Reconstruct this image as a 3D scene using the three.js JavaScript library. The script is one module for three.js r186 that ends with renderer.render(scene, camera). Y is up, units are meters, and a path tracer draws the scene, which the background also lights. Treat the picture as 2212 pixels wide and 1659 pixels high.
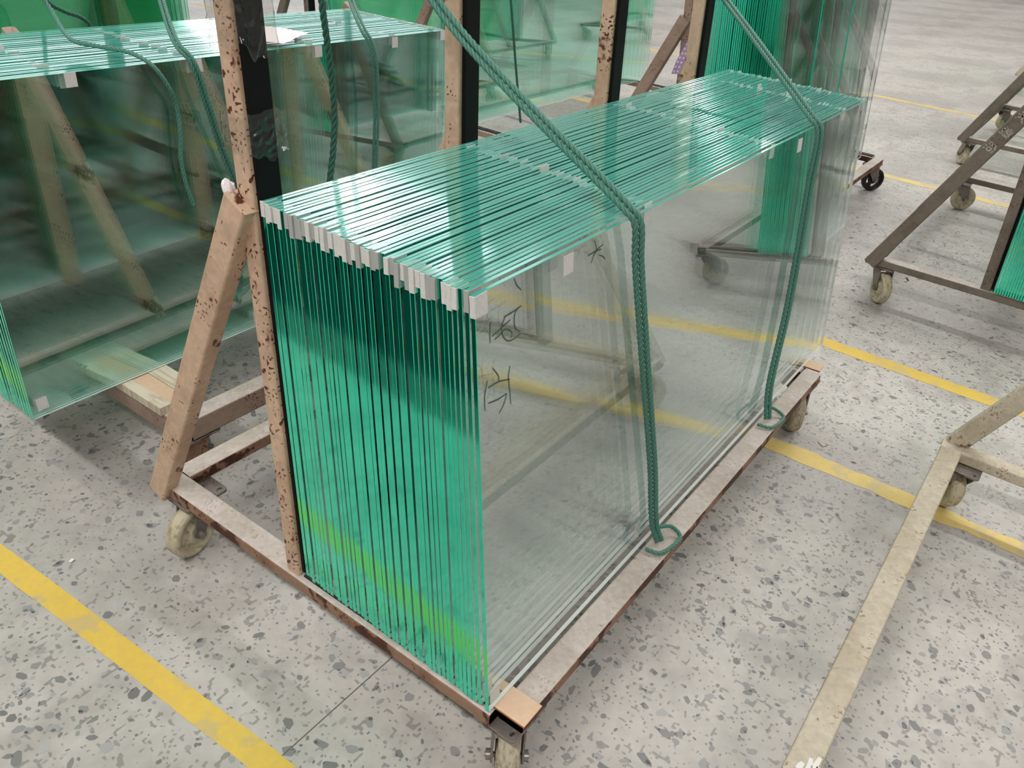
import * as THREE from 'three';
import { RectAreaLightUniformsLib } from 'three/addons/lights/RectAreaLightUniformsLib.js';
import { mergeGeometries } from 'three/addons/utils/BufferGeometryUtils.js';

// ------------------------------------------------------------------ camera, light, exposure
RectAreaLightUniformsLib.init();
const scene = new THREE.Scene();
scene.background = new THREE.Color(0x000000);
const renderer = new THREE.WebGLRenderer({ antialias: true });
renderer.toneMapping = THREE.LinearToneMapping;
renderer.toneMappingExposure = 1.0;
renderer.shadowMap.enabled = true;

const camera = new THREE.PerspectiveCamera(50.29, 2212 / 1659, 0.05, 100);
{
  const right = new THREE.Vector3(0.59067, 0.08335, 0.80260), up = new THREE.Vector3(0.38630, 0.84405, -0.37195), back = new THREE.Vector3(-0.70844, 0.52974, 0.46636);
  const m = new THREE.Matrix4().makeBasis(right, up, back);
  camera.quaternion.setFromRotationMatrix(m);
  camera.position.set(-0.875, 1.621, 1.084);
}

const CEIL = 6.4;
// long lamp rows under the roof: x, z centre, length, radiance
const LAMPS = [
  [4.6, -4.2, 3.6, 38], [4.6, 0.2, 3.6, 38], [4.6, 4.6, 3.6, 38],
  [-3.2, -5.0, 3.6, 48], [-3.2, 0.0, 3.6, 48], [-3.2, 5.0, 3.6, 48],
  [12.2, -3.2, 3.6, 36], [12.2, 1.4, 3.6, 36], [12.2, 6.0, 3.6, 36],
  [20.5, -5.2, 3.6, 36], [20.5, 0.0, 3.6, 36], [20.5, 5.4, 3.6, 36],
];
// roof lights in the ceiling: x0, x1, z0, z1, radiance
const SKYLIGHTS = [[12.2, 16.4, -19.4, -12.9, 2.6], [12.6, 14.6, -11.9, -11.2, 4], [12.6, 14.6, -10.2, -9.6, 4], [28.5, 37, -13.0, -8.0, 2.6]];

// ------------------------------------------------------------------ helpers
let seed = 20240607;
const rnd = () => { seed = (seed + 0x6d2b79f5) | 0; let t = Math.imul(seed ^ (seed >>> 15), 1 | seed); t = (t + Math.imul(t ^ (t >>> 7), 61 | t)) ^ t; return ((t ^ (t >>> 14)) >>> 0) / 4294967296; };
const rr = (a, b) => a + (b - a) * rnd();
const V = (x, y, z) => new THREE.Vector3(x, y, z);
const rad = (d) => d * Math.PI / 180;
const counts = {};
const numbered = (name) => { const n = counts[name] = (counts[name] ?? -1) + 1; return n ? `${name}_${String(n).padStart(3, '0')}` : name; };
function mesh(name, geo, mat, parent) {
  const m = new THREE.Mesh(geo, mat); m.name = name; m.castShadow = m.receiveShadow = true;
  if (parent) parent.add(m);
  return m;
}
function tag(o, label, category, group) { o.userData.label = label; o.userData.category = category; if (group) o.userData.group = group; return o; }
function thing(name, label, category, group) { const g = new THREE.Group(); g.name = numbered(name); scene.add(g); return tag(g, label, category, group); }
const ord = (n) => n + (n % 100 > 10 && n % 100 < 14 ? 'th' : ['th', 'st', 'nd', 'rd'][n % 10] || 'th');
function single(name, geo, mat, label, category, group) { const m = mesh(numbered(name), geo, mat, scene); return tag(m, label, category, group); }
function struct(name, geo, mat, label) { const m = mesh(name, geo, mat, scene); m.userData.kind = 'structure'; m.userData.label = label; m.userData.category = name.split('_')[0]; return m; }

// tileable value noise
function noiseGrid(n) { const a = new Float32Array(n * n); for (let i = 0; i < a.length; i++) a[i] = rnd(); return a; }
const GN = 64, grids = [0, 1, 2, 3, 4, 5].map(() => noiseGrid(GN));
function vnoise(g, x, y, per) {
  const xi = Math.floor(x), yi = Math.floor(y), fx = x - xi, fy = y - yi, sx = fx * fx * (3 - 2 * fx), sy = fy * fy * (3 - 2 * fy);
  const w = (a) => ((a % per) + per) % per, x0 = w(xi), x1 = w(xi + 1), y0 = w(yi), y1 = w(yi + 1);
  const q = (a, b) => g[(b % GN) * GN + (a % GN)];
  return (q(x0, y0) * (1 - sx) + q(x1, y0) * sx) * (1 - sy) + (q(x0, y1) * (1 - sx) + q(x1, y1) * sx) * sy;
}
function fbm(k, u, v, f, oct = 4) { let s = 0, a = 0.5, t = 0; for (let o = 0; o < oct; o++) { s += a * vnoise(grids[(k + o) % 6], u * f, v * f, f); t += a; a *= 0.55; f *= 2; } return s / t; }
function tex(size, fn, repeat = 1) {
  const d = new Uint8Array(size * size * 4);
  for (let y = 0; y < size; y++) for (let x = 0; x < size; x++) {
    const c = fn(x / size, y / size), i = (y * size + x) * 4;
    d[i] = Math.max(0, Math.min(255, c[0])); d[i + 1] = Math.max(0, Math.min(255, c[1])); d[i + 2] = Math.max(0, Math.min(255, c[2])); d[i + 3] = 255;
  }
  const t = new THREE.DataTexture(d, size, size, THREE.RGBAFormat);
  t.wrapS = t.wrapT = THREE.RepeatWrapping; t.magFilter = THREE.LinearFilter; t.minFilter = THREE.LinearMipmapLinearFilter; t.generateMipmaps = true;
  t.colorSpace = THREE.SRGBColorSpace; t.repeat.set(repeat, repeat); t.needsUpdate = true;
  return t;
}
const mix = (a, b, t) => [a[0] + (b[0] - a[0]) * t, a[1] + (b[1] - a[1]) * t, a[2] + (b[2] - a[2]) * t];
const sm = (a, b, x) => { const t = Math.max(0, Math.min(1, (x - a) / (b - a))); return t * t * (3 - 2 * t); };
// painted steel with rust: base, rust, amount, streak
function steelTex(base, alt, rust, amount, specks) {
  return tex(512, (u, v) => {
    let c = mix(base, alt, sm(0.35, 0.65, fbm(0, u, v, 5, 4)));
    const fine = fbm(2, u, v, 48, 2); c = c.map((x) => x * (0.93 + 0.14 * fine));
    const patch = fbm(1, u, v, 6, 5), k = sm(1 - amount, 1 - amount + 0.07, patch * 0.75 + 0.25 * fbm(3, u, v, 30, 3));
    c = mix(c, mix(rust, [rust[0] * 0.6, rust[1] * 0.5, rust[2] * 0.5], fbm(4, u, v, 40, 2)), k);
    const sp = sm(0.74, 0.80, vnoise(grids[5], u * 104, v * 104, 104) * 0.6 + 0.4 * fbm(3, u, v, 10, 2)); c = mix(c, [rust[0] * 0.75, rust[1] * 0.6, rust[2] * 0.6], sp * specks);
    return c;
  }, 2);
}
const std = (o) => new THREE.MeshStandardMaterial({ side: THREE.DoubleSide, ...o });
const M = {};
M.steelMain = std({ map: steelTex([206, 176, 150], [190, 159, 135], [112, 62, 36], 0.31, 1.0), roughness: 0.55 });
M.steelRust = std({ map: steelTex([150, 118, 98], [128, 92, 70], [92, 52, 36], 0.46, 0.8), roughness: 0.7 });
M.dust = std({ map: steelTex([198, 188, 180], [184, 174, 164], [150, 134, 120], 0.22, 0.25), roughness: 0.8 });
M.steelGrey = std({ map: steelTex([118, 108, 98], [104, 94, 84], [96, 66, 44], 0.24, 0.5), roughness: 0.55 });
M.steelCream = std({ map: steelTex([196, 186, 166], [182, 170, 148], [140, 118, 88], 0.25, 0.5), roughness: 0.6 });
M.steelPink = std({ map: steelTex([160, 138, 124], [150, 126, 112], [110, 62, 40], 0.2, 0.8), roughness: 0.55 });
M.steelOrange = std({ map: steelTex([140, 90, 62], [124, 76, 50], [92, 50, 34], 0.4, 0.8), roughness: 0.7 });
M.rubber = new THREE.MeshPhysicalMaterial({ color: 0x0a0a0a, roughness: 0.55, specularIntensity: 0.35, side: THREE.DoubleSide });
M.rubberDust = std({ map: tex(256, (u, v) => { const n = fbm(0, u, v, 20, 4); return mix([30, 29, 28], [92, 88, 82], sm(0.45, 0.8, n)); }, 6), roughness: 0.85 });
M.wheel = std({ map: tex(256, (u, v) => { const n = fbm(1, u, v, 10, 5); return mix([198, 188, 160], [158, 146, 118], sm(0.45, 0.8, n)); }, 8), roughness: 0.5 });
M.wheelGrime = std({ map: tex(256, (u, v) => { const n = fbm(2, u, v, 12, 5); return mix([176, 166, 144], [140, 130, 110], sm(0.4, 0.8, n)); }, 8), roughness: 0.75 });
M.wheelBlack = std({ color: 0x24221f, roughness: 0.6 });
M.zinc = std({ map: steelTex([132, 124, 118], [112, 104, 98], [96, 74, 58], 0.3, 0.4), roughness: 0.45, metalness: 0.3 });
M.bolt = std({ color: 0x9a948c, roughness: 0.35, metalness: 0.7 });
M.board = std({ map: tex(256, (u, v) => { const n = fbm(3, u, v, 40, 3); return mix([222, 192, 164], [210, 180, 150], n); }, 4), roughness: 0.85 });
M.boardEdge = std({ map: tex(128, (u, v) => mix([150, 84, 44], [196, 128, 78], fbm(4, u, v, 30, 3)), 8), roughness: 0.9 });
M.wood = std({ map: tex(256, (u, v) => mix([216, 206, 186], [188, 174, 150], sm(0.3, 0.8, fbm(0, u * 1, v, 4, 3) * 0.5 + 0.5 * vnoise(grids[2], u * 48, v * 4, 48))), 3), roughness: 0.8 });
M.pad = std({ map: tex(128, (u, v) => { const n = fbm(2, u, v, 24, 3); return mix([204, 203, 200], [222, 221, 218], n); }, 12), roughness: 0.7 });
M.padDim = std({ color: 0xa9aba8, roughness: 0.75 });
M.paper = std({ color: 0xf0e6ea, roughness: 0.8 });
M.ropeGreen = std({ color: new THREE.Color(0x4c8273), roughness: 0.4 });
M.ropeDark = std({ color: new THREE.Color(0x2c5f50), roughness: 0.5 });
M.ink = std({ color: 0x4a5a53, roughness: 0.6 });
M.stencil = std({ map: tex(128, (u, v) => mix([170, 166, 158], [120, 112, 104], sm(0.5, 0.8, fbm(1, u, v, 30, 3))), 10), roughness: 0.7 });
// glass: the clear sheet, and the edges, which gather the green of the whole width of the glass
M.sheet = new THREE.MeshPhysicalMaterial({ color: new THREE.Color(0.966, 0.998, 0.993), transmission: 1, thickness: 0, roughness: 0, ior: 2.15, side: THREE.DoubleSide });
M.sheetDeep = new THREE.MeshPhysicalMaterial({ color: new THREE.Color(0.74, 0.96, 0.87), transmission: 1, thickness: 0, roughness: 0, ior: 2.1, side: THREE.DoubleSide });
M.sheetTeal = new THREE.MeshPhysicalMaterial({ color: new THREE.Color(0.85, 0.995, 0.962), transmission: 1, thickness: 0, roughness: 0, ior: 2.7, side: THREE.DoubleSide });
M.edgeLit = std({ color: new THREE.Color(0.95, 0.985, 0.965), roughness: 0.3 });  // near-white colour stands in for light caught inside the bottom and far edges
M.edgeTop = new THREE.MeshPhysicalMaterial({ color: new THREE.Color(0.085, 0.5, 0.40), roughness: 0.1, metalness: 0.15, ior: 1.9, clearcoat: 0.6, clearcoatRoughness: 0.05, side: THREE.DoubleSide });
M.edge = new THREE.MeshPhysicalMaterial({ color: new THREE.Color(0.014, 0.80, 0.51), roughness: 0.09, metalness: 0.93, clearcoat: 1, clearcoatRoughness: 0.06, side: THREE.DoubleSide });
M.film = new THREE.MeshPhysicalMaterial({ color: 0xf4f4f2, transmission: 1, thickness: 0, roughness: 0.04, ior: 1.7, side: THREE.DoubleSide });

// ------------------------------------------------------------------ the hall
const X0 = -9, X1 = 39, Z0 = -21, Z1 = 15, TH = 0.3;
function boxAt(x0, x1, y0, y1, z0, z1, uvScale = 1) {
  const g = new THREE.BoxGeometry(x1 - x0, y1 - y0, z1 - z0); g.translate((x0 + x1) / 2, (y0 + y1) / 2, (z0 + z1) / 2);
  const p = g.attributes.position, n = g.attributes.normal, uv = g.attributes.uv;
  for (let i = 0; i < p.count; i++) {
    const ax = Math.abs(n.getX(i)), ay = Math.abs(n.getY(i));
    if (ay > 0.5) uv.setXY(i, p.getX(i) * uvScale, p.getZ(i) * uvScale); else if (ax > 0.5) uv.setXY(i, p.getZ(i) * uvScale, p.getY(i) * uvScale); else uv.setXY(i, p.getX(i) * uvScale, p.getY(i) * uvScale);
  }
  return g;
}
M.floor = std({
  map: tex(1024, (u, v) => {
    const big = fbm(0, u, v, 3, 4), fine = fbm(2, u, v, 60, 3), mid = fbm(4, u, v, 14, 4);
    let c = mix([194, 189, 183], [176, 171, 166], sm(0.3, 0.7, big)); c = mix(c, [162, 157, 152], 0.5 * sm(0.5, 0.75, mid));
    c = c.map((x) => x * (0.95 + 0.1 * fine));
    const sp = sm(0.78, 0.86, vnoise(grids[1], u * 190, v * 190, 190)); return mix(c, [128, 124, 120], 0.6 * sp);
  }, 1 / 1.7), roughness: 0.42,
});
const floor = struct('floor', boxAt(X0, X1, -TH, 0, Z0, Z1), M.floor, 'grey polished concrete floor with exposed stone chips');
M.wall = std({ color: 0xcfcfca, roughness: 0.9 });
M.ceil = std({ color: 0xd6d6d2, roughness: 0.9 });
struct('ceiling', boxAt(X0 - TH, X1 + TH, CEIL, CEIL + TH, Z0 - TH, Z1 + TH), M.ceil, 'pale ceiling of the hall');
struct('wall_left', boxAt(X0 - TH, X0, -TH, CEIL, Z0 - TH, Z1 + TH), M.wall, 'pale wall of the hall');
struct('wall_right', boxAt(X1, X1 + TH, -TH, CEIL, Z0 - TH, Z1 + TH), M.wall, 'pale far wall of the hall');
struct('wall_front', boxAt(X0, X1, -TH, CEIL, Z1, Z1 + TH), M.wall, 'pale long wall of the hall');
struct('wall_back', boxAt(X0, X1, -TH, CEIL, Z0 - TH, Z0), M.wall, 'pale long wall behind the rows of carts');

{ // ceiling lamps
  const gl = (L) => new THREE.MeshStandardMaterial({ color: 0xffffff, emissive: 0xfffdfa, emissiveIntensity: L });
  for (const [x, z, len, L] of LAMPS) {
    const t = thing('ceiling_lamp', 'long white strip lamp hanging below the ceiling', 'lamp', 'strip lamps in rows below the ceiling');
    t.position.set(x, CEIL - 0.5, z);
    const hw = 0.16;
    mesh('housing', boxAt(-hw - 0.02, hw + 0.02, 0.02, 0.09, -len / 2 - 0.02, len / 2 + 0.02), M.ceil, t);
    mesh('diffuser', boxAt(-hw, hw, 0, 0.02, -len / 2, len / 2), gl(4), t);
    for (const s of [-1, 1]) mesh('hanger', boxAt(-0.01, 0.01, 0.09, 0.5, s * len * 0.4 - 0.01, s * len * 0.4 + 0.01), M.steelGrey, t);
    const r = new THREE.RectAreaLight(0xfffdfa, L, hw * 2, len); r.name = 'lamp'; r.position.set(x, CEIL - 0.5 - 0.004, z); r.rotation.x = -Math.PI / 2; scene.add(r);
  }
  for (let k = 0; k < 9; k++) {
    const x0 = -5 + k * 4.2, x1 = x0 + 3.9, y0 = 1.6, y1 = 5.4, g = new THREE.Group(); g.name = `window_${k + 11}`; g.userData = { kind: 'structure', label: 'tall translucent daylight window in the long back wall', category: 'window' }; scene.add(g);
    mesh('daylight_panel', boxAt(x0, x1, y0, y1, Z0 + 0.01, Z0 + 0.03), new THREE.MeshStandardMaterial({ color: 0xffffff, emissive: 0xf4f8ff, emissiveIntensity: 0.3 }), g);
    mesh('frame', mergeGeometries([boxAt(x0 - 0.08, x0, y0 - 0.08, y1 + 0.08, Z0, Z0 + 0.07), boxAt(x1, x1 + 0.08, y0 - 0.08, y1 + 0.08, Z0, Z0 + 0.07), boxAt(x0, x1, y0 - 0.08, y0, Z0, Z0 + 0.07), boxAt(x0, x1, y1, y1 + 0.08, Z0, Z0 + 0.07)]), M.steelGrey, g);
    const r = new THREE.RectAreaLight(0xf4f8ff, 0.9, x1 - x0, y1 - y0); r.name = 'daylight'; r.position.set((x0 + x1) / 2, (y0 + y1) / 2, Z0 + 0.1); r.rotation.y = Math.PI; scene.add(r);
  }
  SKYLIGHTS.forEach(([x0, x1, z0, z1, L], i) => {
    const g = new THREE.Group(); g.name = `window_${i + 1}`; g.userData = { kind: 'structure', label: 'translucent daylight panel in the roof', category: 'window' }; scene.add(g);
    mesh('daylight_panel', boxAt(x0, x1, CEIL - 0.03, CEIL - 0.01, z0, z1), new THREE.MeshStandardMaterial({ color: 0xffffff, emissive: 0xf4f8ff, emissiveIntensity: 0.8 }), g);
    mesh('frame', mergeGeometries([boxAt(x0 - 0.08, x0, CEIL - 0.05, CEIL, z0, z1), boxAt(x1, x1 + 0.08, CEIL - 0.05, CEIL, z0, z1), boxAt(x0 - 0.08, x1 + 0.08, CEIL - 0.05, CEIL, z0 - 0.08, z0), boxAt(x0 - 0.08, x1 + 0.08, CEIL - 0.05, CEIL, z1, z1 + 0.08)]), M.steelGrey, g);
    const r = new THREE.RectAreaLight(0xf4f8ff, L, x1 - x0, z1 - z0); r.name = 'daylight'; r.position.set((x0 + x1) / 2, CEIL - 0.06, (z0 + z1) / 2); r.rotation.x = -Math.PI / 2; scene.add(r);
  });
}

{ // stone chips flush in the concrete, near enough to be told apart
  const pos = [], col = [], nor = [];
  const chip = (x, z, s, tone, el, rot) => {
    const n = 5 + Math.floor(rnd() * 3), pts = [], ca = Math.cos(rot), sa = Math.sin(rot);
    for (let i = 0; i < n; i++) { const a = (i + rr(-0.32, 0.32)) / n * Math.PI * 2, q = s * rr(0.84, 1.1), px = Math.cos(a) * q * el, pz = Math.sin(a) * q / el; pts.push([x + px * ca - pz * sa, z + px * sa + pz * ca]); }
    for (let i = 1; i < n - 1; i++) for (const p of [pts[0], pts[i + 1], pts[i]]) { pos.push(p[0], 0.0004, p[1]); nor.push(0, 1, 0); col.push(tone, tone * 0.99, tone * 0.97); }
  };
  const area = (x0, x1, z0, z1, per, smin, smax, ok) => {
    const n = Math.floor((x1 - x0) * (z1 - z0) * per);
    for (let i = 0; i < n; i++) { const x = rr(x0, x1), z = rr(z0, z1); if (ok && !ok(x, z)) continue; chip(x, z, smin + (smax - smin) * Math.pow(rnd(), 2.2), Math.pow(rr(0.47, 0.70), 2.2), rr(1, 1.5), rr(0, 6.3)); }
  };
  area(-1.0, 1.6, -1.6, 2.0, 430, 0.0055, 0.0155);
  area(-1.0, 1.6, -1.6, 2.0, 1100, 0.0022, 0.0052);
  area(1.6, 4.4, -2.2, 2.6, 380, 0.005, 0.0135);
  area(1.6, 4.4, -2.2, 2.6, 800, 0.0025, 0.005);
  area(4.4, 8, -3, 3, 260, 0.005, 0.012);
  const g = new THREE.BufferGeometry();
  g.setAttribute('position', new THREE.Float32BufferAttribute(pos, 3)); g.setAttribute('normal', new THREE.Float32BufferAttribute(nor, 3)); g.setAttribute('color', new THREE.Float32BufferAttribute(col, 3));
  const m = mesh('stone_chips', g, std({ vertexColors: true, roughness: 0.4 }), floor); m.userData.kind = 'stuff';
}
// painted lines
M.yellow = std({ map: tex(512, (u, v) => { const n = fbm(0, u, v, 6, 5), f = fbm(2, u, v, 40, 3); let c = mix([232, 198, 84], [222, 188, 94], f); c = mix(c, [206, 184, 128], sm(0.46, 0.58, n) * 0.8); return mix(c, [176, 166, 152], sm(0.66, 0.72, n * 0.8 + f * 0.2)); }, 2.2), roughness: 0.5 });
M.yellowWorn = std({ map: tex(512, (u, v) => { const n = fbm(1, u, v, 5, 5), f = fbm(3, u, v, 44, 3); let c = mix([226, 200, 120], [214, 188, 116], f); return mix(c, [196, 180, 140], sm(0.5, 0.65, n) * 0.7); }, 2.2), roughness: 0.5 });
function line(xa, za, xb, zb, w, rag, mat, label) {
  const n = Math.max(8, Math.round(Math.hypot(xb - xa, zb - za) / 0.02)), dx = xb - xa, dz = zb - za, L = Math.hypot(dx, dz), nx = -dz / L, nz = dx / L, pos = [], uv = [], idx = [], nor = [];
  for (let i = 0; i <= n; i++) {
    const t = i / n, s = t * L, e = (k) => rag * ((vnoise(grids[k], s * 9 % 60, 0.5, 60) - 0.5) + 0.5 * (vnoise(grids[k + 1], s * 30 % 60, 3.5, 60) - 0.5));
    for (const [sd, k] of [[-1, 0], [1, 3]]) { const o = sd * w / 2 + e(k), x = xa + dx * t + nx * o, z = za + dz * t + nz * o; pos.push(x, 0.0008, z); uv.push(x, z); nor.push(0, 1, 0); }
    if (i < n) { const b = i * 2; idx.push(b, b + 1, b + 2, b + 1, b + 3, b + 2); }
  }
  const g = new THREE.BufferGeometry(); g.setAttribute('position', new THREE.Float32BufferAttribute(pos, 3)); g.setAttribute('normal', new THREE.Float32BufferAttribute(nor, 3)); g.setAttribute('uv', new THREE.Float32BufferAttribute(uv, 2)); g.setIndex(idx);
  return single('floor_line', g, mat, label, 'line');
}
line(-0.577, -5, -0.132, 2.5, 0.06, 0.004, M.yellow, 'worn bright yellow line painted beside the rusty end of the big cart');
line(2.525, -6, 2.525, 6, 0.085, 0.004, M.yellow, 'clean-edged yellow floor line past the far end of the big cart');
line(1.62, -6, 1.62, 6, 0.076, 0.03, M.yellowWorn, 'ragged pale yellow floor line running under the cart end');
line(5.43, -8, 5.43, 8, 0.09, 0.006, M.yellowWorn, 'pale yellow floor line behind the stencilled cart');
line(8.32, -8, 8.32, 8, 0.1, 0.006, M.yellowWorn, 'faint yellow floor line farthest along the hall');

// ------------------------------------------------------------------ tubes, casters, carts
// rounded hollow rectangular tube from a to b; w across (along side), h the other way
function tubeGeo(a, b, w, h, side, { r = 0.006, wall = 0.003, open = true } = {}) {
  const ax = b.clone().sub(a), L = ax.length(); ax.normalize();
  const sx = side.clone().addScaledVector(ax, -side.dot(ax)).normalize(), sy = new THREE.Vector3().crossVectors(ax, sx);
  const ring = (W, H, R) => { const p = []; for (const [cx, cy, a0] of [[1, 1, 0], [-1, 1, 90], [-1, -1, 180], [1, -1, 270]]) for (const k of [0, 45, 90]) { const t = rad(a0 + k); p.push([cx * (W / 2 - R) + Math.cos(t) * R, cy * (H / 2 - R) + Math.sin(t) * R, Math.cos(t), Math.sin(t)]); } return p; };
  const O = ring(w, h, r), I = ring(w - 2 * wall, h - 2 * wall, Math.max(0.001, r - wall)), pos = [], nor = [], uv = [], idx = [];
  const put = (q, d, s, u, v, nn) => { const P = a.clone().addScaledVector(ax, d).addScaledVector(sx, q[0]).addScaledVector(sy, q[1]); const N = nn || new THREE.Vector3().addScaledVector(sx, q[2] * s).addScaledVector(sy, q[3] * s); pos.push(P.x, P.y, P.z); nor.push(N.x, N.y, N.z); uv.push(u, v); return pos.length / 3 - 1; };
  const walls = (R, s) => { let u = 0; const n = R.length, u0 = a.x * 0.37 + a.z * 0.61, c = []; for (let i = 0; i <= n; i++) { const q = R[i % n]; if (i) { const p = R[i - 1]; u += Math.hypot(q[0] - p[0], q[1] - p[1]); } c.push([put(q, 0, s, u + u0, a.y), put(q, L, s, u + u0, L + a.y)]); } for (let i = 0; i < n; i++) idx.push(c[i][0], c[i + 1][0], c[i][1], c[i + 1][0], c[i + 1][1], c[i][1]); };
  walls(O, 1);
  if (open) { walls(I, -1); for (const [d, s] of [[0, -1], [L, 1]]) { const N = ax.clone().multiplyScalar(s), n = O.length, o = O.map((q) => put(q, d, 1, q[0], q[1], N)), ii = I.map((q) => put(q, d, 1, q[0], q[1], N)); for (let i = 0; i < n; i++) { const j = (i + 1) % n; idx.push(o[i], o[j], ii[i], o[j], ii[j], ii[i]); } } }
  else for (const [d, s] of [[0, -1], [L, 1]]) { const N = ax.clone().multiplyScalar(s), o = O.map((q) => put(q, d, 1, q[0], q[1], N)); for (let i = 1; i < o.length - 1; i++) idx.push(o[0], o[i], o[i + 1]); }
  const g = new THREE.BufferGeometry(); g.setAttribute('position', new THREE.Float32BufferAttribute(pos, 3)); g.setAttribute('normal', new THREE.Float32BufferAttribute(nor, 3)); g.setAttribute('uv', new THREE.Float32BufferAttribute(uv, 2)); g.setIndex(idx);
  return g;
}
// splits a tube's triangles into two material slots: faces that point up, and the rest
function slotUp(g) {
  const idx = g.index.array, n = g.attributes.normal, up = [], rest = [];
  for (let i = 0; i < idx.length; i += 3) ((n.getY(idx[i]) + n.getY(idx[i + 1]) + n.getY(idx[i + 2])) / 3 > 0.6 ? up : rest).push(idx[i], idx[i + 1], idx[i + 2]);
  g.setIndex([...rest, ...up]); g.clearGroups(); g.addGroup(0, rest.length, 0); g.addGroup(rest.length, up.length, 1); return g;
}
const CH = 0.181; // top of the caster plates
const wheelR = 0.075;
const wheelGeo = (() => {
  const p = [[0.014, -0.024], [0.03, -0.024], [0.034, -0.012], [0.05, -0.012], [0.056, -0.022], [0.068, -0.022], [0.0735, -0.017], [0.075, -0.006], [0.075, 0.006], [0.0735, 0.017], [0.068, 0.022], [0.056, 0.022], [0.05, 0.012], [0.034, 0.012], [0.03, 0.024], [0.014, 0.024]].map(([x, y]) => new THREE.Vector2(x, y));
  const g = new THREE.LatheGeometry(p, 36), q = g.attributes.position, n = g.attributes.uv; // a worn, chipped tread
  for (let i = 0; i < q.count; i++) { const x = q.getX(i), z = q.getZ(i), R = Math.hypot(x, z), a = Math.atan2(z, x) / Math.PI / 2 + 0.5; if (R > 0.064 && R < 0.0745) { const d = 1 - 0.035 * vnoise(grids[0], a * 22, q.getY(i) > 0 ? 1.5 : 4.5, 22); q.setX(i, x * d); q.setZ(i, z * d); } n.setXY(i, a * 0.47, n.getY(i) * 0.3); }
  g.computeVertexNormals(); return g;
})();
const spokedGeo = (() => { // cast wheel with three openings
  const s = new THREE.Shape(); s.absarc(0, 0, 0.06, 0, Math.PI * 2);
  for (let k = 0; k < 3; k++) { const h = new THREE.Path(), a0 = k * 2.094 + 0.25, a1 = a0 + 1.5; h.absarc(0, 0, 0.05, a0, a1, false); h.absarc(0, 0, 0.03, a1, a0, true); s.holes.push(h); }
  const disc = new THREE.ExtrudeGeometry(s, { depth: 0.02, bevelEnabled: false, curveSegments: 10 }); disc.translate(0, 0, -0.01); disc.rotateX(Math.PI / 2);
  const rim = new THREE.LatheGeometry([[0.056, -0.02], [0.071, -0.02], [0.075, -0.012], [0.075, 0.012], [0.071, 0.02], [0.056, 0.02], [0.056, -0.02]].map(([x, y]) => new THREE.Vector2(x, y)), 36);
  const hub = new THREE.CylinderGeometry(0.018, 0.018, 0.044, 16);
  return mergeGeometries([disc.toNonIndexed(), rim.toNonIndexed(), hub.toNonIndexed()]);
})();
const plateGeo = (() => {
  const w = 0.062, h = 0.052, s = new THREE.Shape(), r = 0.012;
  s.moveTo(-w + r, -h); s.lineTo(w - r, -h); s.absarc(w - r, -h + r, r, -Math.PI / 2, 0); s.lineTo(w, h - r); s.absarc(w - r, h - r, r, 0, Math.PI / 2); s.lineTo(-w + r, h); s.absarc(-w + r, h - r, r, Math.PI / 2, Math.PI); s.lineTo(-w, -h + r); s.absarc(-w + r, -h + r, r, Math.PI, Math.PI * 1.5);
  for (const [x, y] of [[-1, -1], [1, -1], [1, 1], [-1, 1]]) { const p = new THREE.Path(); p.absellipse(x * 0.045, y * 0.037, 0.009, 0.0055, 0, Math.PI * 2); s.holes.push(p); }
  const g = new THREE.ExtrudeGeometry(s, { depth: 0.006, bevelEnabled: true, bevelSize: 0.001, bevelThickness: 0.001, bevelSegments: 1, curveSegments: 8 }); g.rotateX(-Math.PI / 2); g.translate(0, -0.007, 0); return g;
})();
const forkGeo = (() => {
  const s = new THREE.Shape(); s.moveTo(-0.036, 0); s.lineTo(0.036, 0); s.lineTo(0.05, -0.075); s.absarc(0.035, -0.088, 0.02, 0.6, -2.6, true); s.lineTo(-0.03, -0.03); s.lineTo(-0.036, 0);
  const parts = [-1, 1].map((k) => { const g = new THREE.ExtrudeGeometry(s, { depth: 0.004, bevelEnabled: false, curveSegments: 8 }); g.translate(0, -0.012, k * 0.032 - 0.002); return g; });
  const top = new THREE.BoxGeometry(0.074, 0.006, 0.068); top.translate(0, -0.0145, 0);
  const race = new THREE.CylinderGeometry(0.03, 0.034, 0.01, 20); race.translate(0, -0.011, 0);
  return mergeGeometries([...parts.map((g) => g.toNonIndexed ? (g.index ? g.toNonIndexed() : g) : g), top.toNonIndexed(), race.toNonIndexed()]);
})();
const boltGeo = (() => { const sh = new THREE.CylinderGeometry(0.006, 0.006, 0.092, 10), nut = new THREE.CylinderGeometry(0.0115, 0.0115, 0.01, 6), head = nut.clone(); nut.translate(0, 0.039, 0); head.translate(0, -0.039, 0); const g = mergeGeometries([sh, nut, head]); g.rotateX(Math.PI / 2); return g; })();
wheelGeo.rotateX(Math.PI / 2); spokedGeo.rotateX(Math.PI / 2);
function caster(parent, x, z, yaw, { black = false, spoked = false, mat } = {}) {
  const c = new THREE.Group(); c.name = 'caster'; c.position.set(x, CH, z); parent.add(c);
  mesh('mounting_plate', plateGeo, M.zinc, c);
  const s = new THREE.Group(); s.rotation.y = yaw; s.updateMatrix();
  const bake = (g) => { const q = g.clone(); q.applyMatrix4(s.matrix); return q; };
  mesh('fork', bake(forkGeo), M.zinc, c);
  const off = 0.035, wy = wheelR - CH, at = (g) => { const q = g.clone(); q.translate(off, wy, 0); return bake(q); };
  mesh('wheel', at(spoked ? spokedGeo : wheelGeo), mat || (black ? M.wheelBlack : M.wheel), c);
  mesh('axle_bolt', at(boltGeo), M.bolt, c);
  return c;
}
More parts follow.
